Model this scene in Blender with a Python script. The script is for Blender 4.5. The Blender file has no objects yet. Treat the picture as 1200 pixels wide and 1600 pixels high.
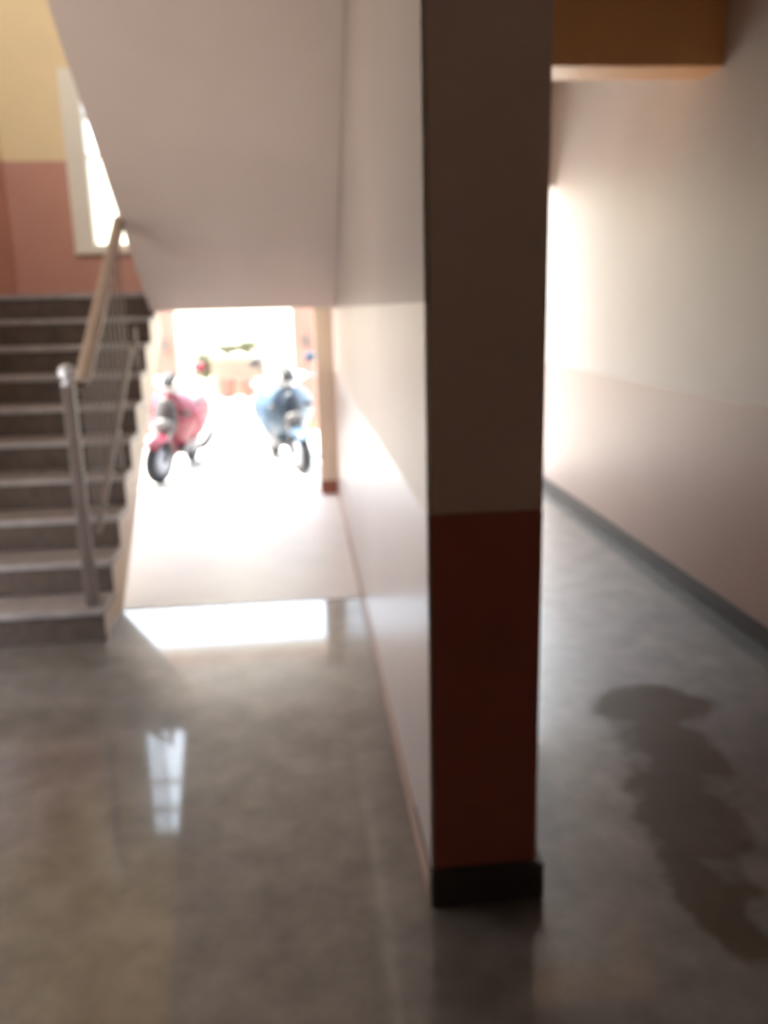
import bpy, bmesh, math, random
from mathutils import Vector, Matrix
random.seed(7)
sc = bpy.context.scene
col = sc.collection
R = math.radians

# ---------------------------------------------------------------- camera, sky, sun, exposure
F_PX, PITCH, YAW, ROLL, EYE = 1315.3, 0.2382, 0.0953, -0.0247, 1.65
cy, sy, cp, sp = math.cos(YAW), math.sin(YAW), math.cos(PITCH), math.sin(PITCH)
fw = Vector((sy * cp, cy * cp, -sp)); rt = Vector((cy, -sy, 0)); up = rt.cross(fw)
r2 = rt * math.cos(ROLL) + up * math.sin(ROLL); u2 = up * math.cos(ROLL) - rt * math.sin(ROLL)
cam_d = bpy.data.cameras.new('camera'); cam = bpy.data.objects.new('camera', cam_d); col.objects.link(cam)
M4 = Matrix.Identity(4)
for i in range(3):
    M4[i][0], M4[i][1], M4[i][2] = r2[i], u2[i], -fw[i]
M4[2][3] = EYE
cam.matrix_world = M4
cam_d.sensor_fit = 'VERTICAL'; cam_d.sensor_height = 36.0; cam_d.sensor_width = 27.0
cam_d.lens = F_PX / 1600 * 36
cam_d.clip_start = 0.05; cam_d.clip_end = 300
cam_d.dof.use_dof = True                      # the phone focused far too near: all of the photo is soft
cam_d.dof.focus_distance = 0.5
cam_d.dof.aperture_fstop = 5.6
sc.camera = cam

wd = bpy.data.worlds.new('sky'); sc.world = wd; wd.use_nodes = True
bg = wd.node_tree.nodes['Background']
bg.inputs['Color'].default_value = (0.74, 0.86, 1.0, 1); bg.inputs['Strength'].default_value = 1.0

sun_d = bpy.data.lights.new('sun', 'SUN'); sun = bpy.data.objects.new('sun', sun_d); col.objects.link(sun)
sun_d.energy = 4.0; sun_d.angle = R(0.6); sun_d.color = (1.0, 0.95, 0.86)
sun_from = Vector((-0.50, -0.10, 1.0))
sun.rotation_euler = sun_from.to_track_quat('Z', 'Y').to_euler()
sun.location = (-6, 10, 12)

vs = sc.view_settings
vs.view_transform = 'Standard'; vs.look = 'None'; vs.gamma = 1.0; vs.use_curve_mapping = False
vs.exposure = 2.98
sc.cycles.use_denoising = True
sc.cycles.max_bounces = 14; sc.cycles.diffuse_bounces = 9; sc.cycles.glossy_bounces = 6
sc.cycles.caustics_reflective = False; sc.cycles.caustics_refractive = False
sc.cycles.sample_clamp_indirect = 12.0

# ---------------------------------------------------------------- materials
def node(nt, t, loc=None, **kw):
    n = nt.nodes.new(t)
    for k, v in kw.items(): setattr(n, k, v)
    return n

def base_mat(name):
    m = bpy.data.materials.new(name); m.use_nodes = True
    nt = m.node_tree; b = nt.nodes['Principled BSDF']
    return m, nt, b

def lin(c):
    return tuple(c) + (1,)

def noise_col(nt, color, var, scale, detail=4):
    """colour with a gentle mottling, in world space"""
    pos = node(nt, 'ShaderNodeNewGeometry')
    no = node(nt, 'ShaderNodeTexNoise'); no.inputs['Scale'].default_value = scale; no.inputs['Detail'].default_value = detail
    nt.links.new(pos.outputs['Position'], no.inputs['Vector'])
    mr = node(nt, 'ShaderNodeMapRange'); mr.inputs['From Min'].default_value = .3; mr.inputs['From Max'].default_value = .7
    mr.inputs['To Min'].default_value = 1 - var; mr.inputs['To Max'].default_value = 1 + var
    nt.links.new(no.outputs['Fac'], mr.inputs['Value'])
    mx = node(nt, 'ShaderNodeVectorMath', operation='SCALE')
    if isinstance(color, tuple):
        mx.inputs[0].default_value = color[:3]
    else:
        nt.links.new(color, mx.inputs[0])
    nt.links.new(mr.outputs['Result'], mx.inputs['Scale'])
    return mx.outputs['Vector'], no, pos

def bump(nt, b, scale, dist, pos=None):
    no = node(nt, 'ShaderNodeTexNoise'); no.inputs['Scale'].default_value = scale; no.inputs['Detail'].default_value = 5
    if pos: nt.links.new(pos.outputs['Position'], no.inputs['Vector'])
    bp = node(nt, 'ShaderNodeBump'); bp.inputs['Distance'].default_value = dist; bp.inputs['Strength'].default_value = .5
    nt.links.new(no.outputs['Fac'], bp.inputs['Height']); nt.links.new(bp.outputs['Normal'], b.inputs['Normal'])

def paint(name, color, rough=.5, var=.06, scale=1.6, spec=.5, metal=0.0, coat=0.0, bmp=0.0):
    m, nt, b = base_mat(name)
    c, no, pos = noise_col(nt, tuple(color), var, scale)
    nt.links.new(c, b.inputs['Base Color'])
    b.inputs['Roughness'].default_value = rough; b.inputs['Specular IOR Level'].default_value = spec
    b.inputs['Metallic'].default_value = metal
    if coat:
        b.inputs['Coat Weight'].default_value = coat; b.inputs['Coat Roughness'].default_value = .08
    if bmp: bump(nt, b, 60, bmp, pos)
    return m

def banded(name, lower, upper, split, r_low=.3, r_up=.55, slope=None, top=None, top_split=9):
    """wall paint in two coats: an oil-painted dado below, distemper above; slope=(y0, y1, rise) lets the dado climb beside stairs"""
    m, nt, b = base_mat(name)
    pos = node(nt, 'ShaderNodeNewGeometry')
    sx = node(nt, 'ShaderNodeSeparateXYZ'); nt.links.new(pos.outputs['Position'], sx.inputs[0])
    z = sx.outputs['Z']
    if slope:
        mr = node(nt, 'ShaderNodeMapRange'); mr.inputs['From Min'].default_value = slope[0]; mr.inputs['From Max'].default_value = slope[1]
        mr.inputs['To Min'].default_value = 0; mr.inputs['To Max'].default_value = slope[2]
        nt.links.new(sx.outputs['Y'], mr.inputs['Value'])
        sb = node(nt, 'ShaderNodeMath', operation='SUBTRACT'); nt.links.new(z, sb.inputs[0]); nt.links.new(mr.outputs['Result'], sb.inputs[1])
        z = sb.outputs[0]
    gt = node(nt, 'ShaderNodeMath', operation='GREATER_THAN'); gt.inputs[1].default_value = split
    nt.links.new(z, gt.inputs[0])
    mx = node(nt, 'ShaderNodeMix', data_type='RGBA')
    mx.inputs['A'].default_value = lin(lower); mx.inputs['B'].default_value = lin(upper)
    nt.links.new(gt.outputs[0], mx.inputs['Factor'])
    out = mx.outputs['Result']
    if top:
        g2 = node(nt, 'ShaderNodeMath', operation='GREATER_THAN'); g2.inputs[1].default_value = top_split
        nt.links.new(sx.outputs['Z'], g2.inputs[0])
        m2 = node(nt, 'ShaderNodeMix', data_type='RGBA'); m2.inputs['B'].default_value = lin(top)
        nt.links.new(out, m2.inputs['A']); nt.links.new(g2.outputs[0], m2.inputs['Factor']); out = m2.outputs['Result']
    c, no, _ = noise_col(nt, out, .05, 1.3)
    nt.links.new(c, b.inputs['Base Color'])
    mrr = node(nt, 'ShaderNodeMapRange'); mrr.inputs['To Min'].default_value = r_low; mrr.inputs['To Max'].default_value = r_up
    nt.links.new(gt.outputs[0], mrr.inputs['Value']); nt.links.new(mrr.outputs['Result'], b.inputs['Roughness'])
    bump(nt, b, 18, .002, pos)
    return m

CREAM = (.74, .66, .60); TERRA = (.56, .28, .20); YELLOW = (.80, .62, .35); OCHRE = (.88, .46, .19)
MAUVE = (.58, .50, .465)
M = {}
M['cream'] = paint('cream_distemper', CREAM, .55, .05, bmp=.002)
M['pillar'] = paint('dull_cream_paint', (.57, .415, .35), .55, .05, bmp=.002)
M['terra'] = paint('terracotta_oil_paint', TERRA, .32, .06)
M['pillar_red'] = paint('deep_terracotta_paint', (.34, .10, .07), .4, .07)
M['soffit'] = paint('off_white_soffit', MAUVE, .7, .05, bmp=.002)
M['right'] = banded('corridor_wall_paint', (.55, .39, .325), CREAM, 1.138, .45, .5)
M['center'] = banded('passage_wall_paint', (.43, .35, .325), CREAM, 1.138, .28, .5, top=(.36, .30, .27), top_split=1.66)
M['left'] = banded('stair_wall_paint', TERRA, YELLOW, 1.09, .35, .55, slope=(4.22, 6.67, 1.805))
M['back'] = banded('landing_wall_paint', TERRA, YELLOW, 2.895, .35, .55)
M['ochre'] = paint('ochre_beam_paint', OCHRE, .45, .05)
M['ceiling'] = paint('white_ceiling', (.72, .68, .62), .7, .04)
M['passage_floor'] = paint('pale_cement', (.86, .855, .85), .45, .03, 3, spec=.9)
M['skirting'] = paint('dark_grey_stone', (.085, .07, .065), .5, .15, 12, spec=.3)
M['base_pink'] = paint('pink_brown_paint', (.36, .23, .18), .4, .06)
M['plinth'] = paint('black_stone', (.03, .022, .02), .3, .2, 12)
M['riser'] = paint('dark_brown_granite', (.095, .068, .054), .6, .2, 14, spec=.25)
M['tread'] = paint('grey_polished_stone', (.29, .255, .245), .4, .15, 12)
M['stringer'] = paint('cream_oil_paint', (.72, .60, .46), .45, .05)
M['rail'] = paint('beige_painted_rail', (.36, .28, .24), .4, .06, 8)
M['brown_metal'] = paint('brown_painted_steel', (.13, .095, .084), .45, .1, 8)
M['steel'] = paint('brushed_steel', (.62, .62, .66), .5, .05, 8, metal=.5)
M['frame'] = paint('cream_window_frame', (.80, .73, .60), .4, .04)
M['bar'] = paint('white_window_bar', (.7, .7, .68), .4, .05)
M['jamb'] = paint('buff_plaster', (.76, .65, .52), .6, .06)
M['jamb_base'] = paint('red_brown_paint', (.33, .12, .07), .4, .08)
M['ground'] = paint('pale_concrete_ground', (.56, .53, .49), .85, .1, .8, bmp=.004)
M['pink_wall'] = paint('pink_compound_paint', (.215, .105, .078), .7, .08)
M['dark_plate'] = paint('dark_plate', (.10, .08, .07), .4)
M['house'] = paint('pale_yellow_house_paint', (.78, .72, .55), .7, .04)
M['pot'] = paint('terracotta_pot', (.17, .075, .055), .8, .12, 6)
M['planter'] = paint('buff_planter_plaster', (.23, .17, .12), .8, .08, 3)
M['leaf'] = paint('olive_leaf', (.13, .125, .07), .6, .3, 9)
M['leaf2'] = paint('green_leaf', (.05, .085, .045), .6, .3, 9)
M['soil'] = paint('soil', (.09, .06, .04), .9, .2, 9)
M['stem'] = paint('woody_stem', (.16, .10, .06), .8)
M['tyre'] = paint('black_rubber', (.018, .019, .023), .7, .1, 20)
M['silver'] = paint('silver_alloy', (.34, .35, .39), .45, .05, 10, metal=.3)
M['grey_plastic'] = paint('grey_plastic', (.07, .068, .072), .45, .06, 10)
M['white_plastic'] = paint('white_plastic', (.62, .63, .64), .4, .04, 10)
M['dark_plastic'] = paint('dark_plastic', (.025, .025, .028), .45, .06, 10)
M['red_paint'] = paint('red_enamel', (.21, .011, .032), .5, .05, 6, coat=.3)
M['blue_paint'] = paint('light_blue_enamel', (.034, .075, .125), .5, .05, 6, coat=.3)
M['navy'] = paint('navy_enamel', (.009, .02, .038), .5, .05, 6, coat=.3)
M['seat_grey'] = paint('grey_vinyl', (.08, .077, .08), .5, .08, 14)
M['seat_dark'] = paint('dark_vinyl', (.03, .03, .035), .5, .08, 14)
M['lens'] = paint('pale_lamp_lens', (.11, .108, .112), .3, .03, 9)
M['tail'] = paint('red_lens', (.35, .02, .02), .15, .03, 9)

# glass
def glass():
    m, nt, b = base_mat('window_glass')
    for n in list(nt.nodes):
        if n.type != 'OUTPUT_MATERIAL': nt.nodes.remove(n)
    out = nt.nodes['Material Output']
    tr = node(nt, 'ShaderNodeBsdfTransparent'); gl = node(nt, 'ShaderNodeBsdfGlossy'); gl.inputs['Roughness'].default_value = .02
    fr = node(nt, 'ShaderNodeFresnel'); fr.inputs['IOR'].default_value = 1.45
    mx = node(nt, 'ShaderNodeMixShader')
    nt.links.new(fr.outputs[0], mx.inputs['Fac']); nt.links.new(tr.outputs[0], mx.inputs[1]); nt.links.new(gl.outputs[0], mx.inputs[2])
    nt.links.new(mx.outputs[0], out.inputs['Surface'])
    return m
M['glass'] = glass()

def floor_mat():
    m, nt, b = base_mat('polished_mottled_stone_floor')
    pos = node(nt, 'ShaderNodeNewGeometry')
    n1 = node(nt, 'ShaderNodeTexNoise'); n1.inputs['Scale'].default_value = 5.5; n1.inputs['Detail'].default_value = 8; n1.inputs['Roughness'].default_value = .65
    n2 = node(nt, 'ShaderNodeTexNoise'); n2.inputs['Scale'].default_value = 1.4; n2.inputs['Detail'].default_value = 3
    for n in (n1, n2): nt.links.new(pos.outputs['Position'], n.inputs['Vector'])
    cr = node(nt, 'ShaderNodeValToRGB')
    cr.color_ramp.elements[0].position = .36; cr.color_ramp.elements[0].color = (.092, .079, .067, 1)
    cr.color_ramp.elements[1].position = .66; cr.color_ramp.elements[1].color = (.185, .166, .15, 1)
    nt.links.new(n1.outputs['Fac'], cr.inputs['Fac'])
    mr = node(nt, 'ShaderNodeMapRange'); mr.inputs['From Min'].default_value = .3; mr.inputs['From Max'].default_value = .7
    mr.inputs['To Min'].default_value = .82; mr.inputs['To Max'].default_value = 1.15
    nt.links.new(n2.outputs['Fac'], mr.inputs['Value'])
    sc_ = node(nt, 'ShaderNodeVectorMath', operation='SCALE'); nt.links.new(cr.outputs['Color'], sc_.inputs[0]); nt.links.new(mr.outputs['Result'], sc_.inputs['Scale'])
    # brown stain of spilt water and dirt, with a shape of its own
    n3 = node(nt, 'ShaderNodeTexNoise'); n3.inputs['Scale'].default_value = 6; n3.inputs['Detail'].default_value = 4
    nt.links.new(pos.outputs['Position'], n3.inputs['Vector'])
    prev = None
    for (x, y, rx, ry) in [(1.40, 3.12, .24, .20), (1.34, 2.78, .20, .32), (1.20, 2.34, .17, .34), (1.09, 2.00, .10, .30)]:
        s = node(nt, 'ShaderNodeVectorMath', operation='SUBTRACT'); s.inputs[1].default_value = (x, y, 0)
        nt.links.new(pos.outputs['Position'], s.inputs[0])
        d = node(nt, 'ShaderNodeVectorMath', operation='DIVIDE'); d.inputs[1].default_value = (rx, ry, 1)
        nt.links.new(s.outputs[0], d.inputs[0])
        l = node(nt, 'ShaderNodeVectorMath', operation='LENGTH'); nt.links.new(d.outputs[0], l.inputs[0])
        if prev is None: prev = l.outputs['Value']
        else:
            mn = node(nt, 'ShaderNodeMath', operation='SMOOTH_MIN'); mn.inputs[2].default_value = .45
            nt.links.new(prev, mn.inputs[0]); nt.links.new(l.outputs['Value'], mn.inputs[1]); prev = mn.outputs[0]
    w = node(nt, 'ShaderNodeMath', operation='MULTIPLY_ADD'); w.inputs[1].default_value = 1.7
    nt.links.new(n3.outputs['Fac'], w.inputs[0]); nt.links.new(prev, w.inputs[2])
    ms = node(nt, 'ShaderNodeMapRange'); ms.inputs['From Min'].default_value = 1.62; ms.inputs['From Max'].default_value = 1.92
    ms.inputs['To Min'].default_value = 1; ms.inputs['To Max'].default_value = 0
    nt.links.new(w.outputs[0], ms.inputs['Value'])
    mx = node(nt, 'ShaderNodeMix', data_type='RGBA'); mx.inputs['B'].default_value = (.085, .046, .018, 1)
    fm = node(nt, 'ShaderNodeMath', operation='MULTIPLY'); fm.inputs[1].default_value = .75
    nt.links.new(ms.outputs['Result'], fm.inputs[0])
    nt.links.new(fm.outputs[0], mx.inputs['Factor']); nt.links.new(sc_.outputs['Vector'], mx.inputs['A'])
    nt.links.new(mx.outputs['Result'], b.inputs['Base Color'])
    b.inputs['Roughness'].default_value = .40
    sw = node(nt, 'ShaderNodeMapRange'); sw.inputs['To Min'].default_value = 1.0; sw.inputs['To Max'].default_value = .4
    nt.links.new(ms.outputs['Result'], sw.inputs['Value']); nt.links.new(sw.outputs['Result'], b.inputs['Specular IOR Level'])
    cw = node(nt, 'ShaderNodeMapRange'); cw.inputs['To Min'].default_value = 1.0; cw.inputs['To Max'].default_value = .2
    nt.links.new(ms.outputs['Result'], cw.inputs['Value']); nt.links.new(cw.outputs['Result'], b.inputs['Coat Weight'])
    b.inputs['Coat Roughness'].default_value = .06; b.inputs['Coat IOR'].default_value = 1.6
    return m
M['floor'] = floor_mat()

# ---------------------------------------------------------------- mesh helpers
class MB:
    def __init__(s): s.bm = bmesh.new()
    def box(s, x0, x1, y0, y1, z0, z1, bev=0.0):
        r = bmesh.ops.create_cube(s.bm, size=1.0)
        for v in r['verts']:
            v.co = Vector(((x0 + x1) / 2 + v.co.x * (x1 - x0), (y0 + y1) / 2 + v.co.y * (y1 - y0), (z0 + z1) / 2 + v.co.z * (z1 - z0)))
        if bev:
            es = list({e for v in r['verts'] for e in v.link_edges})
            bmesh.ops.bevel(s.bm, geom=es, offset=bev, segments=2, affect='EDGES', profile=.5)
        return s
    def tube(s, pts, rad, n=10):
        pts = [Vector(p) for p in pts]
        rads = rad if isinstance(rad, (list, tuple)) else [rad] * len(pts)
        rings = []; up0 = None
        for i, p in enumerate(pts):
            t = (pts[min(i + 1, len(pts) - 1)] - pts[max(i - 1, 0)]).normalized()
            if up0 is None: up0 = t.orthogonal().normalized()
            up0 = (up0 - t * up0.dot(t)).normalized(); b_ = t.cross(up0)
            rings.append([s.bm.verts.new(p + (up0 * math.cos(a) + b_ * math.sin(a)) * rads[i]) for a in [2 * math.pi * k / n for k in range(n)]])
        for a, b in zip(rings, rings[1:]):
            for k in range(n): s.bm.faces.new((a[k], a[(k + 1) % n], b[(k + 1) % n], b[k]))
        s.bm.faces.new(rings[0][::-1]); s.bm.faces.new(rings[-1])
        return s
    def lathe(s, prof, centre=(0, 0, 0), axis='Z', n=24, a0=0, a1=2 * math.pi):
        full = abs(a1 - a0 - 2 * math.pi) < 1e-6
        m = n if full else n + 1
        c = Vector(centre); rings = []
        for k in range(m):
            a = a0 + (a1 - a0) * k / n; ring = []
            for (r, h) in prof:
                u, v = r * math.cos(a), r * math.sin(a)
                p = Vector((u, v, h)) if axis == 'Z' else (Vector((h, u, v)) if axis == 'X' else Vector((u, h, v)))
                ring.append(s.bm.verts.new(c + p))
            rings.append(ring)
        for k in range(n if full else n):
            a, b = rings[k], rings[(k + 1) % m]
            for j in range(len(prof) - 1):
                try: s.bm.faces.new((a[j], a[j + 1], b[j + 1], b[j]))
                except ValueError: pass
        return s
    def loft(s, rings, cap=True, closed=True):
        R_ = [[s.bm.verts.new(Vector(p)) for p in ring] for ring in rings]
        n = len(R_[0])
        for a, b in zip(R_, R_[1:]):
            for k in range(n if closed else n - 1):
                s.bm.faces.new((a[k], a[(k + 1) % n], b[(k + 1) % n], b[k]))
        if cap:
            s.bm.faces.new(R_[0][::-1]); s.bm.faces.new(R_[-1])
        return s
    def prism(s, poly, x0, x1):
        """poly in (y, z), extruded along x"""
        a = [s.bm.verts.new((x0, y, z)) for y, z in poly]; b = [s.bm.verts.new((x1, y, z)) for y, z in poly]
        n = len(poly)
        for k in range(n): s.bm.faces.new((a[k], a[(k + 1) % n], b[(k + 1) % n], b[k]))
        s.bm.faces.new(a[::-1]); s.bm.faces.new(b)
        return s
    def ball(s, c, r, seg=20, scale=(1, 1, 1)):
        q = bmesh.ops.create_uvsphere(s.bm, u_segments=seg, v_segments=seg // 2, radius=r)
        for v in q['verts']: v.co = Vector(c) + Vector((v.co.x * scale[0], v.co.y * scale[1], v.co.z * scale[2]))
        return s
    def build(s, name, mat, parent=None, smooth=False, sub=0, solid=0.0, bevel=0.0):
        bmesh.ops.remove_doubles(s.bm, verts=s.bm.verts, dist=1e-5)
        bmesh.ops.recalc_face_normals(s.bm, faces=s.bm.faces)
        me = bpy.data.meshes.new(name); s.bm.to_mesh(me); s.bm.free()
        me.materials.append(M[mat])
        if smooth:
            for p in me.polygons: p.use_smooth = True
        o = bpy.data.objects.new(name, me); col.objects.link(o)
        if parent: o.parent = parent
        if solid:
            md = o.modifiers.new('thickness', 'SOLIDIFY'); md.thickness = solid; md.offset = 0
        if bevel:
            md = o.modifiers.new('bevel', 'BEVEL'); md.width = bevel; md.segments = 2; md.limit_method = 'ANGLE'
        if sub:
            md = o.modifiers.new('smooth', 'SUBSURF'); md.levels = sub; md.render_levels = sub
        return o

def tag(o, label, cat=None, group=None, kind=None):
    if label: o['label'] = label
    if cat: o['category'] = cat
    if group: o['group'] = group
    if kind: o['kind'] = kind
    return o

def empty(name, loc=(0, 0, 0), rot=(0, 0, 0)):
    o = bpy.data.objects.new(name, None); col.objects.link(o); o.location = loc; o.rotation_euler = rot
    o.empty_display_size = .2
    return o

def struct(o, label):
    return tag(o, label, kind='structure')

# ---------------------------------------------------------------- the building shell
XL, XR, XM, YB = -2.35, 2.20, 0.3038, 7.70
D0, RISE, GO, XS = 4.2248, 0.1805, 0.2717, -1.0667
NST = 10
ZL = RISE * NST                       # landing level
YL = D0 + GO * (NST - 1)              # front edge of the landing
ZS = 1.66                             # underside of the landing
SL = RISE / GO
YK = 6.63                             # where the sloping soffit meets the landing

fl = MB(); fl.box(-2.55, .5, -8.2, 7.9, -.15, 0); fl.box(.5, 2.4, -8.2, 7.50, -.15, 0)
struct(fl.build('floor', 'floor'), 'polished mottled grey-brown stone floor of the lobby')
LY0, LY1, LZ1 = 2.75, 4.15, 2.4       # unseen opening added on the left to let daylight into the lobby
wl = MB()
wl.box(-2.55, XL, -8.2, LY0, 0, LZ1); wl.box(-2.55, XL, LY1, 7.9, 0, LZ1); wl.box(-2.55, XL, -8.2, 7.9, LZ1, 6)
struct(MB().box(-4.0, -2.55, 1.9, 4.9, 2.4, 2.55).build('ceiling_sun_block', 'ceiling'), 'unseen flat slab added over the side opening to block the sun')  # added slab out of view, keeps direct sun out of the side opening
struct(wl.build('wall_left', 'left'), 'yellow wall with pink dado climbing beside the stairs')
struct(MB().box(XR, 2.4, -8.2, 7.50, 0, 3.4).build('wall_right', 'right'), 'cream corridor wall with terracotta pink dado')
struct(MB().box(XL, XR, -8.2, -8.0, 0, 3.4).build('wall_front', 'right'), 'cream lobby wall with pink dado facing the stairs')
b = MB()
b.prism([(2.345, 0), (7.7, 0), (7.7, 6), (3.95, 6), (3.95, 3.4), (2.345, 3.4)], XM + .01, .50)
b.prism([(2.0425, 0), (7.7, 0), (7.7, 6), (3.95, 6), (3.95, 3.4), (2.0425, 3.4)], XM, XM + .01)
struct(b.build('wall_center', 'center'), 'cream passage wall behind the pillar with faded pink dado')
wb = MB()
wb.box(XL, .50, 7.7, 7.9, ZS, 2.18); wb.box(XL, -1.84, 7.7, 7.9, 2.18, 3.6); wb.box(-.74, .50, 7.7, 7.9, 2.18, 3.6)
wb.box(XL, .50, 7.7, 7.9, 3.6, 6)
wback = struct(wb.build('wall_back', 'back'), 'yellow and pink landing wall with the window')
MB().box(.15, .50, 7.55, 7.9, .13, ZS).build('jamb', 'jamb', wback)
MB().box(.148, .502, 7.545, 7.902, 0, .13).build('jamb_base', 'jamb_base', wback)
MB().box(XL, -2.2, 7.7, 7.9, 0, ZS).build('jamb', 'jamb', wback)
MB().box(XL, .50, 7.9, 8.2, ZS, ZS + .07, .005).build('sunshade', 'jamb', wback)
YC = 7.50                            # the corridor opens to the yard here
cw = MB(); cw.box(.50, XR, YC - .2, YC, 2.6, 3.4); cw.box(.50, .58, YC - .2, YC, 0, 2.6)
struct(cw.build('wall_corridor_end', 'cream'), 'cream wall over the open far end of the corridor')
cb = MB(); cb.box(XL, XR, -8.0, 3.95, 3.4, 3.6); cb.box(.50, XR, 3.95, 7.50, 3.4, 3.6)
struct(cb.build('ceiling', 'ceiling'), 'pale plastered ceiling over lobby and corridor')
struct(MB().box(-2.55, .50, 3.75, 7.9, 6, 6.15).build('ceiling_stairwell', 'ceiling'), 'pale ceiling of the stairwell')
ws = MB(); ws.box(XL, .50, 3.75, 3.95, 3.6, 3.9); ws.box(XL, .50, 3.75, 3.95, 5.7, 6); ws.box(XL, -2.25, 3.75, 3.95, 3.9, 5.7); ws.box(.2, .50, 3.75, 3.95, 3.9, 5.7)  # the gap is an added, unseen opening that lights the landing wall
struct(ws.build('wall_stairwell', 'left'), 'yellow upper wall of the stairwell with a wide unseen opening added for daylight')
struct(MB().box(XL + .01, XM - .002, 4.68, 7.9, 0, .004).build('floor_passage', 'passage_floor'), 'pale cement floor of the low passage to the yard')
struct(MB().box(.50, XR, 4.446, 4.72, 2.788, 3.4, .008).build('trim_1', 'ochre'), 'ochre yellow ceiling beam across the corridor')
struct(MB().box(XM - .006, XM, 2.06, 7.5, 0, .09, .002).build('baseboard_center', 'base_pink'), 'pink-brown painted skirting along the passage wall')
struct(MB().box(XR - .014, XR, -8.0, 7.50, 0, .10, .004).build('baseboard_right', 'skirting'), 'dark grey stone skirting along the corridor wall')

# window over the landing
win = empty('window_1', (-1.29, 7.8, 2.18)); struct(win, 'bright stairwell window with cream frame above the landing')
def wpart(name, x0, x1, z0, z1, mat, y0=-.05, y1=.05, parent=win, bev=.004):
    return MB().box(x0, x1, y0, y1, z0, z1, bev).build(name, mat, parent)
wpart('window_frame', -.55, -.39, 0, 1.42, 'frame', -.11, .08); wpart('window_frame', .49, .55, 0, 1.42, 'frame', -.10, .08)
wpart('window_frame', -.39, .49, 0, .05, 'frame', -.10, .08); wpart('window_frame', -.39, .49, 1.36, 1.42, 'frame', -.10, .08)
wpart('mullion', .03, .06, .05, 1.36, 'frame')
for z in (.76, 1.07): wpart('transom', -.39, .49, z - .012, z + .012, 'frame', -.03, .03)
for x0, x1 in ((-.39, .03), (.06, .49)):
    for z0, z1 in ((.05, .748), (.772, 1.058), (1.082, 1.36)):
        wpart('pane', x0, x1, z0, z1, 'glass', -.003, .003, bev=0)
wpart('window_sill', -.55, .55, -.03, 0, 'frame', -.15, .12)

# ---------------------------------------------------------------- pillar
pil = empty('pillar', (.4590, 2.19, 0)); tag(pil, 'square plastered pillar, dark red below and dull cream above, in the lobby', 'pillar')
px, py = .4535, 2.19; hw, hd = .1445, .1485
def ppart(name, z0, z1, mat, g=0, bev=.012):
    o = MB().box(-hw - g, hw + g, -hd - g, hd + g, z0, z1, bev).build(name, mat, pil, bevel=0); return o
ppart('shaft', 1.138, 3.4, 'pillar', 0, .003)
ppart('dado', .09, 1.138, 'pillar_red', .0006, .003)
tag(MB().box(-hw - .013, hw + .02, -hd - .02, hd + .02, 0, .115, .005).build('plinth', 'plinth', pil), 'black stone skirting block')

# ---------------------------------------------------------------- staircase
st = empty('staircase', (-1.7, D0, 0)); tag(st, 'lower stair flight with dark brown risers and grey stone treads', 'staircase')
def in_parent(o, parent):
    o.parent = parent; o.matrix_parent_inverse = parent.matrix_basis.inverted(); return o
NOSE, TT = .018, .035
for k in range(NST):
    y = D0 + k * GO; z = k * RISE
    in_parent(MB().box(XL + .006, XS, y, y + .03, z, z + RISE - TT).build('riser', 'riser'), st)
    if k < NST - 1:
        in_parent(MB().box(XL + .006, XS + .012, y - NOSE, y + GO + .0, z + RISE - TT, z + RISE, .006).build('tread', 'tread'), st)
poly = [(D0 + .03, 0)]
for k in range(NST):
    y = D0 + k * GO + .03
    poly.append((y, k * RISE + RISE - TT))
    if k < NST - 1: poly.append((y + GO, k * RISE + RISE - TT))
poly[-1] = (YL + .03, ZL - TT)
WAIST = .30
yb = D0 + .03
poly += [(YL + .25, ZL - TT), (YL + .25, ZS), (YL + .10, ZS)]
zb = lambda y: (y - D0) * SL - WAIST
yk = D0 + (ZS + WAIST) / SL
poly[-2] = (YL + .25, min(zb(YL + .25), ZS)); poly[-1] = (YL + .20, zb(YL + .20))
poly.append((D0 + WAIST / SL, 0))
in_parent(MB().prism(poly, XL + .006, XS).build('waist_slab', 'stringer'), st)

ld = empty('stair_landing', (-1.0, 7.2, ZS)); tag(ld, 'landing slab over the low passage, between the two stair flights', 'landing')
in_parent(MB().box(XL + .002, XM - .002, YL + .25, 7.698, ZS, ZL - TT).build('slab', 'ceiling'), ld)
in_parent(MB().box(XL + .002, XM - .002, YL - NOSE, 7.698, ZL - TT, ZL, .004).build('paving', 'tread'), ld)

uf = empty('upper_staircase', (-.4, YK, ZS)); tag(uf, 'upper stair flight overhead, seen as a smooth off-white sloping soffit', 'staircase')
XU = -1.087
top_y = YK - (3.6 - ZS) / SL
soff = lambda y: ZS + SL * (YK - y)
ytop = 3.96
poly = [(YL + .25, ZS), (YK, ZS), (ytop, soff(ytop)), (ytop, 3.6)]
for k in range(NST - 1, -1, -1):
    y = YL - k * GO; z = ZL + (k + 1) * RISE
    poly.append((max(y - GO, ytop), z - TT)) if k == NST - 1 else None
    poly.append((y, z - TT)); poly.append((y, z - RISE - TT))
poly = [p for i, p in enumerate(poly) if i == 0 or (Vector(p) - Vector(poly[i - 1])).length > 1e-4]
poly[3] = (ytop, 3.57)
poly.append((YL + .25, ZL - TT))
in_parent(MB().prism(poly, XU, XM - .003).build('waist_slab', 'soffit'), uf)
for k in range(NST - 1):
    y = YL - k * GO; z = ZL + (k + 1) * RISE
    in_parent(MB().box(XU - .01, XM - .004, max(y - GO, ytop), y + NOSE, z - TT, z, .005).build('tread', 'tread'), uf)

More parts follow.
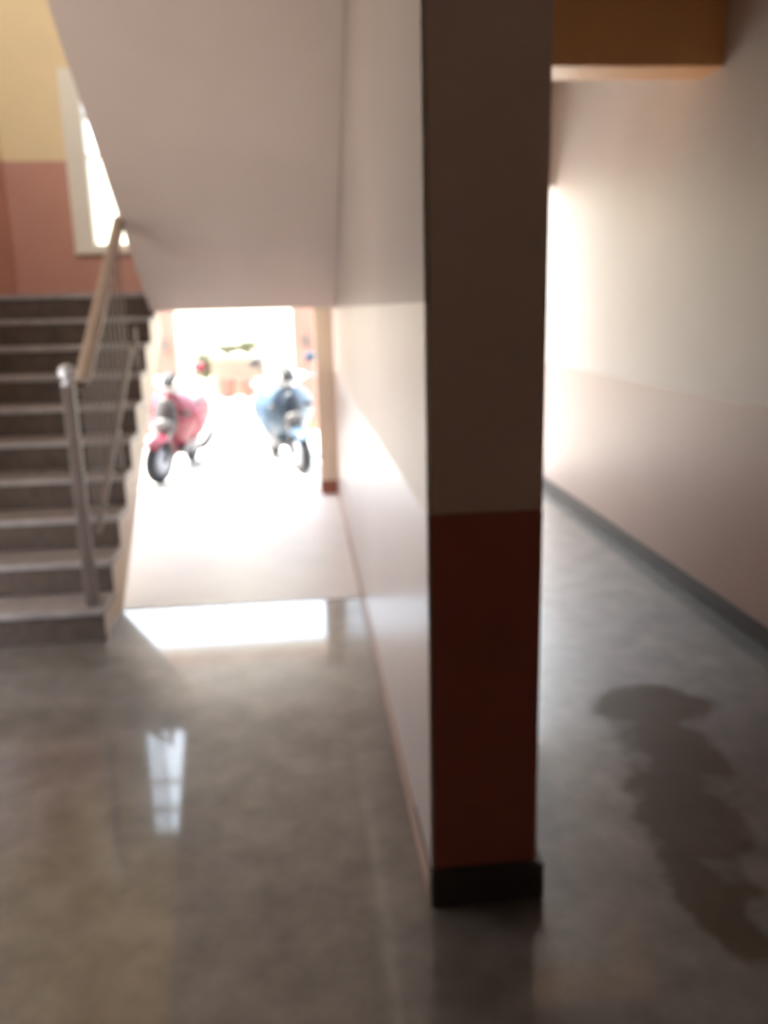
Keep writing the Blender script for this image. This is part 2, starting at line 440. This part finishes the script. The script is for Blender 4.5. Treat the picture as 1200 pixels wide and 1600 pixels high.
# ---------------------------------------------------------------- railing of the lower flight
XRAIL = -1.10
rl = empty('stair_railing', (XRAIL, 4.32, RISE)); tag(rl, 'brown steel stair railing with beige handrail and ball-topped newel post', 'railing')
nose_z = lambda y: RISE + (y - D0) * SL
rail_z = lambda y: 1.66 + (y - 4.95) * SL
ny = 4.28; XN = -1.125
np_ = in_parent(MB().box(XN - .028, XN + .028, ny - .028, ny + .028, RISE, 1.32, .005).build('newel_post', 'brown_metal'), rl)
ba = MB(); ba.lathe([(.0, 1.318), (.034, 1.318), (.034, 1.33), (.018, 1.335), (.018, 1.342), (.03, 1.352), (.04, 1.37), (.042, 1.382), (.038, 1.40), (.024, 1.416), (0, 1.422)], (XN, ny, 0))
bo = ba.build('ball_finial', 'steel', None, smooth=True); bo.parent = np_; tag(bo, 'bright metal ball on the newel post')
ye = 5.82
ys = 4.44
a, c = Vector((XRAIL, ys, rail_z(ys))), Vector((XRAIL, ye, rail_z(ye)))
hr = MB(); dirv = (c - a).normalized(); nrm = Vector((0, -dirv.z, dirv.y)); sd = Vector((1, 0, 0))
prof = [(-.036, -.018), (-.04, 0), (-.032, .02), (-.012, .028), (.012, .028), (.032, .02), (.04, 0), (.036, -.018)]
hr.loft([[q + sd * u + nrm * v for u, v in prof] for q in (a, a.lerp(c, .33), a.lerp(c, .66), c)])
in_parent(hr.build('handrail', 'rail'), rl)
in_parent(MB().tube([(XN, ny, 1.2), (XRAIL - .02, ys, rail_z(ys) - .01), (XRAIL, ys + .05, rail_z(ys + .05) - .01)], .016, 8).build('rail_bracket', 'brown_metal'), rl)
in_parent(MB().tube([c, c + Vector((.05, .0, .0))], .02).build('rail_bracket', 'brown_metal'), rl)
lo = MB(); off = Vector((0, 0, -.80)); a2, c2 = a + off, c + off + Vector((0, 0, 0))
lo.loft([[q + sd * u + nrm * v for u, v in ((-.014, -.012), (.014, -.012), (.014, .012), (-.014, .012))] for q in (a2, c2)])
in_parent(lo.build('bottom_rail', 'brown_metal'), rl)
bal = None
k = 0
y = ys + .02
while y < ye - .02:
    z0 = rail_z(y) - .80; z1 = rail_z(y) - .015
    if bal is None:
        bal = MB().box(-.005, .005, -.005, .005, 0, z1 - z0).build('baluster', 'brown_metal'); o = bal
    else:
        o = bal.copy(); col.objects.link(o)
    o.parent = rl; o.location = Vector((XRAIL, y, z0)) - Vector(rl.location)
    y += GO * .5; k += 1
for k in (3, 6):
    yy = D0 + k * GO + .12; z0 = (k + 1) * RISE
    in_parent(MB().box(XRAIL - .014, XRAIL + .014, yy - .014, yy + .014, z0, rail_z(yy) - .78, .002).build('rail_support', 'brown_metal'), rl)

# ---------------------------------------------------------------- scooters outside
def scooter(loc, rz, lean, body, centre, seat, label, steer):
    t = empty('scooter', loc, (0, lean, rz)); tag(t, label, 'scooter', 'scooters parked outside')
    def P(mb, name, mat, parent=t, **kw): return mb.build(name, mat, parent, **kw)
    # local frame: front towards -y, up z; wheel radius .225
    # front assembly turns with the steering
    def tyre(mb, c):
        prof = [(.13, -.045)] + [(.165 + .06 * math.cos(a), .052 * math.sin(a)) for a in [R(d) for d in range(-120, 121, 24)]] + [(.13, .045)]
        return mb.lathe(prof, c, 'X', 28)
    def steer_pt(p):
        q = Vector(p) - Vector((0, -.58, 0)); q.rotate(Matrix.Rotation(steer, 3, 'Z')); return q + Vector((0, -.58, 0))
    def steered(mb):
        for v in mb.bm.verts: v.co = steer_pt(v.co)
        return mb
    fwh = P(steered(tyre(MB(), (0, -.64, .225))), 'front_tyre', 'tyre', smooth=True)
    hub = MB(); hub.lathe([(0, -.062), (.10, -.06), (.132, -.046), (.135, 0), (.132, .046), (.10, .06), (0, .062)], (0, -.64, .225), 'X', 28)
    tag(P(steered(hub), 'wheel_hub', 'silver', fwh, smooth=True), 'silver wheel hub')
    rwh = P(tyre(MB(), (0, .62, .225)), 'rear_tyre', 'tyre', smooth=True)
    hub = MB(); hub.lathe([(0, -.06), (.09, -.06), (.132, -.045), (.132, .045), (.09, .06), (0, .06)], (0, .62, .225), 'X', 28)
    P(hub, 'wheel_hub', 'silver', rwh, smooth=True)
    fk = MB()
    for s in (-1, 1): fk.tube([(s * .078, -.64, .225), (s * .078, -.60, .40), (s * .05, -.50, .62)], .02)
    P(steered(fk), 'fork', 'grey_plastic', smooth=True)
    mg = MB()
    rings = []
    for k in range(13):
        a_ = R(38 + 135 * k / 12); w = .074 + .012 * math.sin(math.pi * k / 12); rr = .262
        ring = []
        for j in range(9):
            u = -1 + 2 * j / 8; rad = rr - .055 * abs(u) ** 3
            ring.append((u * w, -.64 - math.cos(a_) * rad, .225 + math.sin(a_) * rad))
        rings.append(ring)
    mg.loft(rings, cap=False, closed=False)
    P(steered(mg), 'front_mudguard', body, smooth=True, solid=.008, sub=1)
    # leg shield: convex panel, wide at the shoulders, narrowing to the foot and the neck
    lv = [(.30, .10, -.30), (.40, .17, -.40), (.52, .24, -.46), (.64, .285, -.49), (.75, .29, -.50), (.84, .24, -.50), (.91, .15, -.49)]
    sh = MB(); rings = []
    for z, w, y in lv:
        ring = []
        for j in range(13):
            u = -1 + 2 * j / 12
            ring.append((u * w, y + .20 * abs(u) ** 2.2 - .035 * (1 - abs(u)), z - .02 * abs(u)))
        for j in range(12, -1, -1):
            u = -1 + 2 * j / 12
            ring.append((u * w * .96, y + .05 + .18 * abs(u) ** 2.2, z - .02 * abs(u)))
        rings.append(ring)
    sh.loft(rings); apron = P(sh, 'leg_shield', body, smooth=True, sub=1)
    # central grille panel and headlamp on the leg shield
    cp_ = MB(); rings = []
    for z, w, y in [(.42, .05, -.455), (.50, .085, -.505), (.60, .125, -.545), (.72, .12, -.562), (.80, .095, -.558), (.86, .06, -.545)]:
        ring = []
        for j in range(9):
            u = -1 + 2 * j / 8; ring.append((u * w, y + .045 * u * u, z))
        for j in range(8, -1, -1):
            u = -1 + 2 * j / 8; ring.append((u * w, y + .08, z))
        rings.append(ring)
    cp_.loft(rings); P(cp_, 'centre_panel', centre, apron, smooth=True, sub=1)
    hl = MB(); hl.ball((0, -.575, .565), .095, 20, (1.05, .35, .85)); P(hl, 'headlamp', 'lens', apron, smooth=True)
    for s in (-1, 1):
        ind = MB(); ind.ball((s * .20, -.47, .70), .05, 16, (1, .5, .7)); P(ind, 'indicator', 'lens', apron, smooth=True)
    # handlebar cowl, bars, grips, levers, mirrors
    cw_ = MB(); rings = []
    for x, h_, d_ in [(-.24, .030, .035), (-.17, .05, .06), (-.08, .075, .085), (0, .085, .095), (.08, .075, .085), (.17, .05, .06), (.24, .03, .035)]:
        rings.append([(x, -.44 + d_ * math.cos(a_) + abs(x) * .15, .965 + h_ * math.sin(a_) + abs(x) * .12) for a_ in [2 * math.pi * q / 14 for q in range(14)]])
    cw_.loft(rings); cowl = P(steered(cw_), 'handlebar_cowl', 'white_plastic', smooth=True, sub=1)
    vz = MB(); rings = []
    for z, w, y in [(.955, .10, -.535), (1.01, .09, -.53), (1.06, .07, -.51), (1.10, .04, -.485)]:
        ring = [(u * w, y + .05 * u * u, z) for u in [-1 + 2 * j / 8 for j in range(9)]]
        rings.append(ring)
    vz.loft(rings, cap=False, closed=False); P(steered(vz), 'visor', 'dark_plastic', cowl, smooth=True, solid=.008)
    bars = MB(); bars.tube([(-.35, -.36, .99), (-.22, -.40, .995), (0, -.43, .98), (.22, -.40, .995), (.35, -.36, .99)], .012); hb = P(steered(bars), 'handlebar', 'silver', smooth=True)
    for s in (-1, 1):
        g = MB(); g.tube([(s * .24, -.395, .994), (s * .355, -.358, .99)], [.02, .019], 12); P(steered(g), 'grip', 'dark_plastic', hb, smooth=True)
        lv_ = MB(); lv_.tube([(s * .22, -.43, .99), (s * .28, -.46, .985), (s * .36, -.42, .98)], .007, 8); P(steered(lv_), 'brake_lever', 'silver', hb, smooth=True)
        ms_ = MB(); ms_.tube([(s * .20, -.40, 1.0), (s * .24, -.41, 1.09), (s * .28, -.42, 1.14)], .007, 8); mst = P(steered(ms_), 'mirror_stem', 'dark_plastic', smooth=True)
        mr_ = MB(); mr_.ball((s * .30, -.42, 1.17), .07, 18, (1.05, .28, .7)); P(steered(mr_), 'mirror', body if s > 0 else 'lens', mst, smooth=True)
    # floorboard, tunnel, rear body, seat, tail
    fb = MB(); fb.box(-.17, .17, -.40, .16, .27, .33, .02); P(fb, 'floorboard', 'grey_plastic', smooth=False)
    rb = MB(); rings = []
    for y, w0, w1, z0, z1 in [(.10, .11, .14, .30, .66), (.20, .17, .17, .30, .70), (.38, .21, .18, .34, .73), (.58, .22, .17, .44, .76), (.78, .18, .13, .54, .78), (.92, .10, .08, .64, .77), (.97, .05, .05, .67, .75)]:
        rings.append([(-w0, y, z0 + .04), (-w0 * 1.05, y, (z0 + z1) / 2), (-w1, y, z1 - .02), (-w1 * .6, y, z1), (w1 * .6, y, z1), (w1, y, z1 - .02), (w0 * 1.05, y, (z0 + z1) / 2), (w0, y, z0 + .04), (w0 * .5, y, z0), (-w0 * .5, y, z0)])
    rb.loft(rings); body_o = P(rb, 'rear_body', body, smooth=True, sub=2)
    se = MB(); rings = []
    for y, w, z, h_ in [(.08, .09, .70, .04), (.18, .14, .70, .07), (.35, .165, .715, .075), (.52, .16, .74, .085), (.70, .14, .775, .085), (.82, .09, .78, .06)]:
        rings.append([(-w, y, z), (-w, y, z + h_ * .6), (-w * .7, y, z + h_), (0, y, z + h_ * 1.05), (w * .7, y, z + h_), (w, y, z + h_ * .6), (w, y, z)])
    se.loft(rings); P(se, 'seat', seat, smooth=True, sub=2)
    gr = MB(); gr.tube([(-.13, .72, .80), (-.13, .88, .86), (-.08, .98, .88), (.08, .98, .88), (.13, .88, .86), (.13, .72, .80)], .012); P(gr, 'grab_rail', 'silver', smooth=True)
    tl = MB(); tl.ball((0, .96, .70), .06, 16, (1.2, .5, .6)); P(tl, 'tail_lamp', 'tail', smooth=True)
    ex = MB(); ex.tube([(.16, .25, .22), (.18, .45, .24), (.19, .62, .28), (.19, .85, .33)], [.02, .05, .055, .045], 14); P(ex, 'exhaust', 'grey_plastic', smooth=True)
    en = MB(); en.box(-.15, -.05, .22, .72, .16, .32, .03); P(en, 'engine_case', 'silver')
    sd_ = MB(); sd_.tube([(-.05, .20, .26), (-.10, .24, .10), (-.14, .26, .012)], .011, 8); sd_.tube([(.05, .20, .26), (.10, .24, .10), (.14, .26, .012)], .011, 8); P(sd_, 'centre_stand', 'dark_plastic')
    return t

def turned(wheel_xy, rz, d=.64):
    """root position so that the front wheel stands at wheel_xy"""
    f = Vector((0, -d, 0)); f.rotate(Matrix.Rotation(rz, 3, 'Z'))
    return (wheel_xy[0] - f.x, wheel_xy[1] - f.y, -.01)
rz1 = R(-7); rz2 = R(14)
scooter(turned((-1.42, 8.42), rz1), rz1, R(5), 'red_paint', 'grey_plastic', 'seat_grey', 'red scooter with grey front panel parked outside beside the stairs', R(-18))
scooter(turned((-.02, 8.62), rz2), rz2, R(-3), 'blue_paint', 'navy', 'seat_dark', 'blue scooter with navy front panel half hidden behind the buff door jamb', R(8))

# ---------------------------------------------------------------- outside: ground, gate pillars, planter, pots, house
yd = MB(); yd.box(-30, 30, 7.9, 60, -.2, -.01); yd.box(-30, -2.55, -20, 7.9, -.2, -.01); yd.box(.5, 30, 7.50, 7.9, -.2, -.01); yd.box(2.4, 30, -20, 7.50, -.2, -.01)
struct(yd.build('floor_yard', 'ground'), 'pale sunlit concrete yard outside')

def gate_pillar(x0, x1, y, plate_x, label):
    t = empty('gate_pillar', ((x0 + x1) / 2, y, -.01)); tag(t, label, 'pillar', 'pink gate pillars')
    w = (x1 - x0) / 2
    MB().box(-w, w, -w, w, 0, 2.2, .01).build('shaft', 'pink_wall', t)
    MB().box(-w - .04, w + .04, -w - .04, w + .04, 2.2, 2.3, .012).build('cap', 'pink_wall', t)
    MB().box(-w - .02, w + .02, -w - .02, w + .02, 0, .12, .008).build('plinth', 'jamb_base', t)
    MB().box(plate_x - .06, plate_x + .06, -w - .012, -w, 1.17, 1.32, .004).build('plate', 'dark_plate', t)
gate_pillar(-2.02, -1.66, 12.0, .06, 'pink gate pillar behind the red scooter')
gate_pillar(-.07, .29, 12.0, .0, 'pink gate pillar behind the blue scooter')

def compound(x0, x1, label):
    t = empty('compound_wall', ((x0 + x1) / 2, 12.0, -.01)); tag(t, label, 'wall'); w = (x1 - x0) / 2
    MB().box(-w, w, -.07, .07, 0, 1.5, .01).build('panel', 'pink_wall', t)
    MB().box(-w, w, -.11, .11, 1.5, 1.57, .01).build('coping', 'house', t)
compound(-8, -2.06, 'pink compound wall running off beyond the stairs')

# low planter across the lane
pw = empty('planter', (-1.2, 17.4, -.01)); tag(pw, 'low buff plastered planter with olive shrubs across the yard', 'planter')
MB().box(-.52, .52, -.25, .25, 0, .74, .015).build('box', 'planter', pw)
MB().box(-.55, .55, -.28, .28, .68, .75, .01).build('rim', 'planter', pw)
MB().box(-.48, .48, -.21, .21, .70, .765).build('soil', 'soil', pw)

def shrub(loc, w, h, n, leaf, label, group=None, base=0.0):
    t = empty('shrub', loc); tag(t, label, 'shrub', group)
    s = MB()
    tips = []
    for k in range(7):
        a_ = random.uniform(0, 6.28); r_ = random.uniform(.15, .45) * w
        e = Vector((math.cos(a_) * r_, math.sin(a_) * r_ * .6, h * random.uniform(.5, .85)))
        s.tube([(0, 0, 0), e * .5 + Vector((0, 0, .03)), e], [.012, .009, .004], 6); tips.append(e)
    s.build('stems', 'stem', t)
    f = MB()
    for k in range(n):
        e = random.choice(tips)
        c_ = Vector((random.gauss(0, w * .24), random.gauss(0, w * .16), h * random.uniform(.15, 1.0)))
        c_ = c_.lerp(e, .4)
        d = Vector((random.uniform(-1, 1), random.uniform(-1, 1), random.uniform(-.3, 1))).normalized()
        sx_ = d.orthogonal().normalized(); L = random.uniform(.05, .09); W = L * .35
        vs_ = [f.bm.verts.new(c_ + q) for q in (Vector((0, 0, 0)), d * L * .5 + sx_ * W, d * L, d * L * .5 - sx_ * W)]
        f.bm.faces.new(vs_)
    o = f.build('leaves', leaf, t); o['kind'] = 'stuff'
shrub((-1.40, 17.4, .75), .50, .27, 420, 'leaf', 'lower olive shrub growing at the left end of the planter', 'planter shrubs')
shrub((-.98, 17.4, .75), .62, .32, 620, 'leaf', 'rounded olive shrub growing at the right end of the planter', 'planter shrubs')
shrub((-1.95, 17.9, -.01), .6, .95, 800, 'leaf', 'olive bush on the ground beside the planter', None)
shrub((-.30, 15.0, -.01), .28, .85, 420, 'leaf2', 'small green bush peeping out beside the blue scooter', None)

def pot(x, y, r, h, label):
    t = empty('flower_pot', (x, y, -.01)); tag(t, label, 'pot', 'pots before the planter')
    MB().lathe([(0, 0), (r * .68, 0), (r * .74, .02), (r, h * .85), (r * 1.08, h * .86), (r * 1.08, h), (r * .95, h), (r * .9, h * .9), (0, h * .9)], n=28).build('pot', 'pot', t, smooth=True, bevel=.004)
    MB().lathe([(0, h * .91), (r * .9, h * .91)], n=28).build('soil', 'soil', t)
pot(-1.42, 16.75, .17, .40, 'left one of two terracotta pots before the low planter')
pot(-.93, 16.75, .21, .40, 'right one of two terracotta pots before the low planter')

ho = empty('house', (-1, 23, -.01)); tag(ho, 'pale yellow flat-roofed house across the yard', 'house')
MB().box(-9, 9, -2.5, 2.5, 0, 4.6).build('wall', 'house', ho)
MB().box(-9.2, 9.2, -2.7, 2.7, 4.6, 4.75, .01).build('roof_slab', 'house', ho)
MB().box(-9.1, 9.1, -2.6, -2.45, 4.75, 5.3, .01).build('parapet', 'house', ho)
for x in (-4.6, 3.4):
    w_ = MB(); w_.box(x - .6, x + .6, -2.54, -2.46, 1.9, 3.1, .006); wf = w_.build('window', 'frame', ho)
    MB().box(x - .52, x - .03, -2.555, -2.545, 1.98, 3.02).build('pane', 'dark_plate', wf)
    MB().box(x + .03, x + .52, -2.555, -2.545, 1.98, 3.02).build('pane', 'dark_plate', wf)
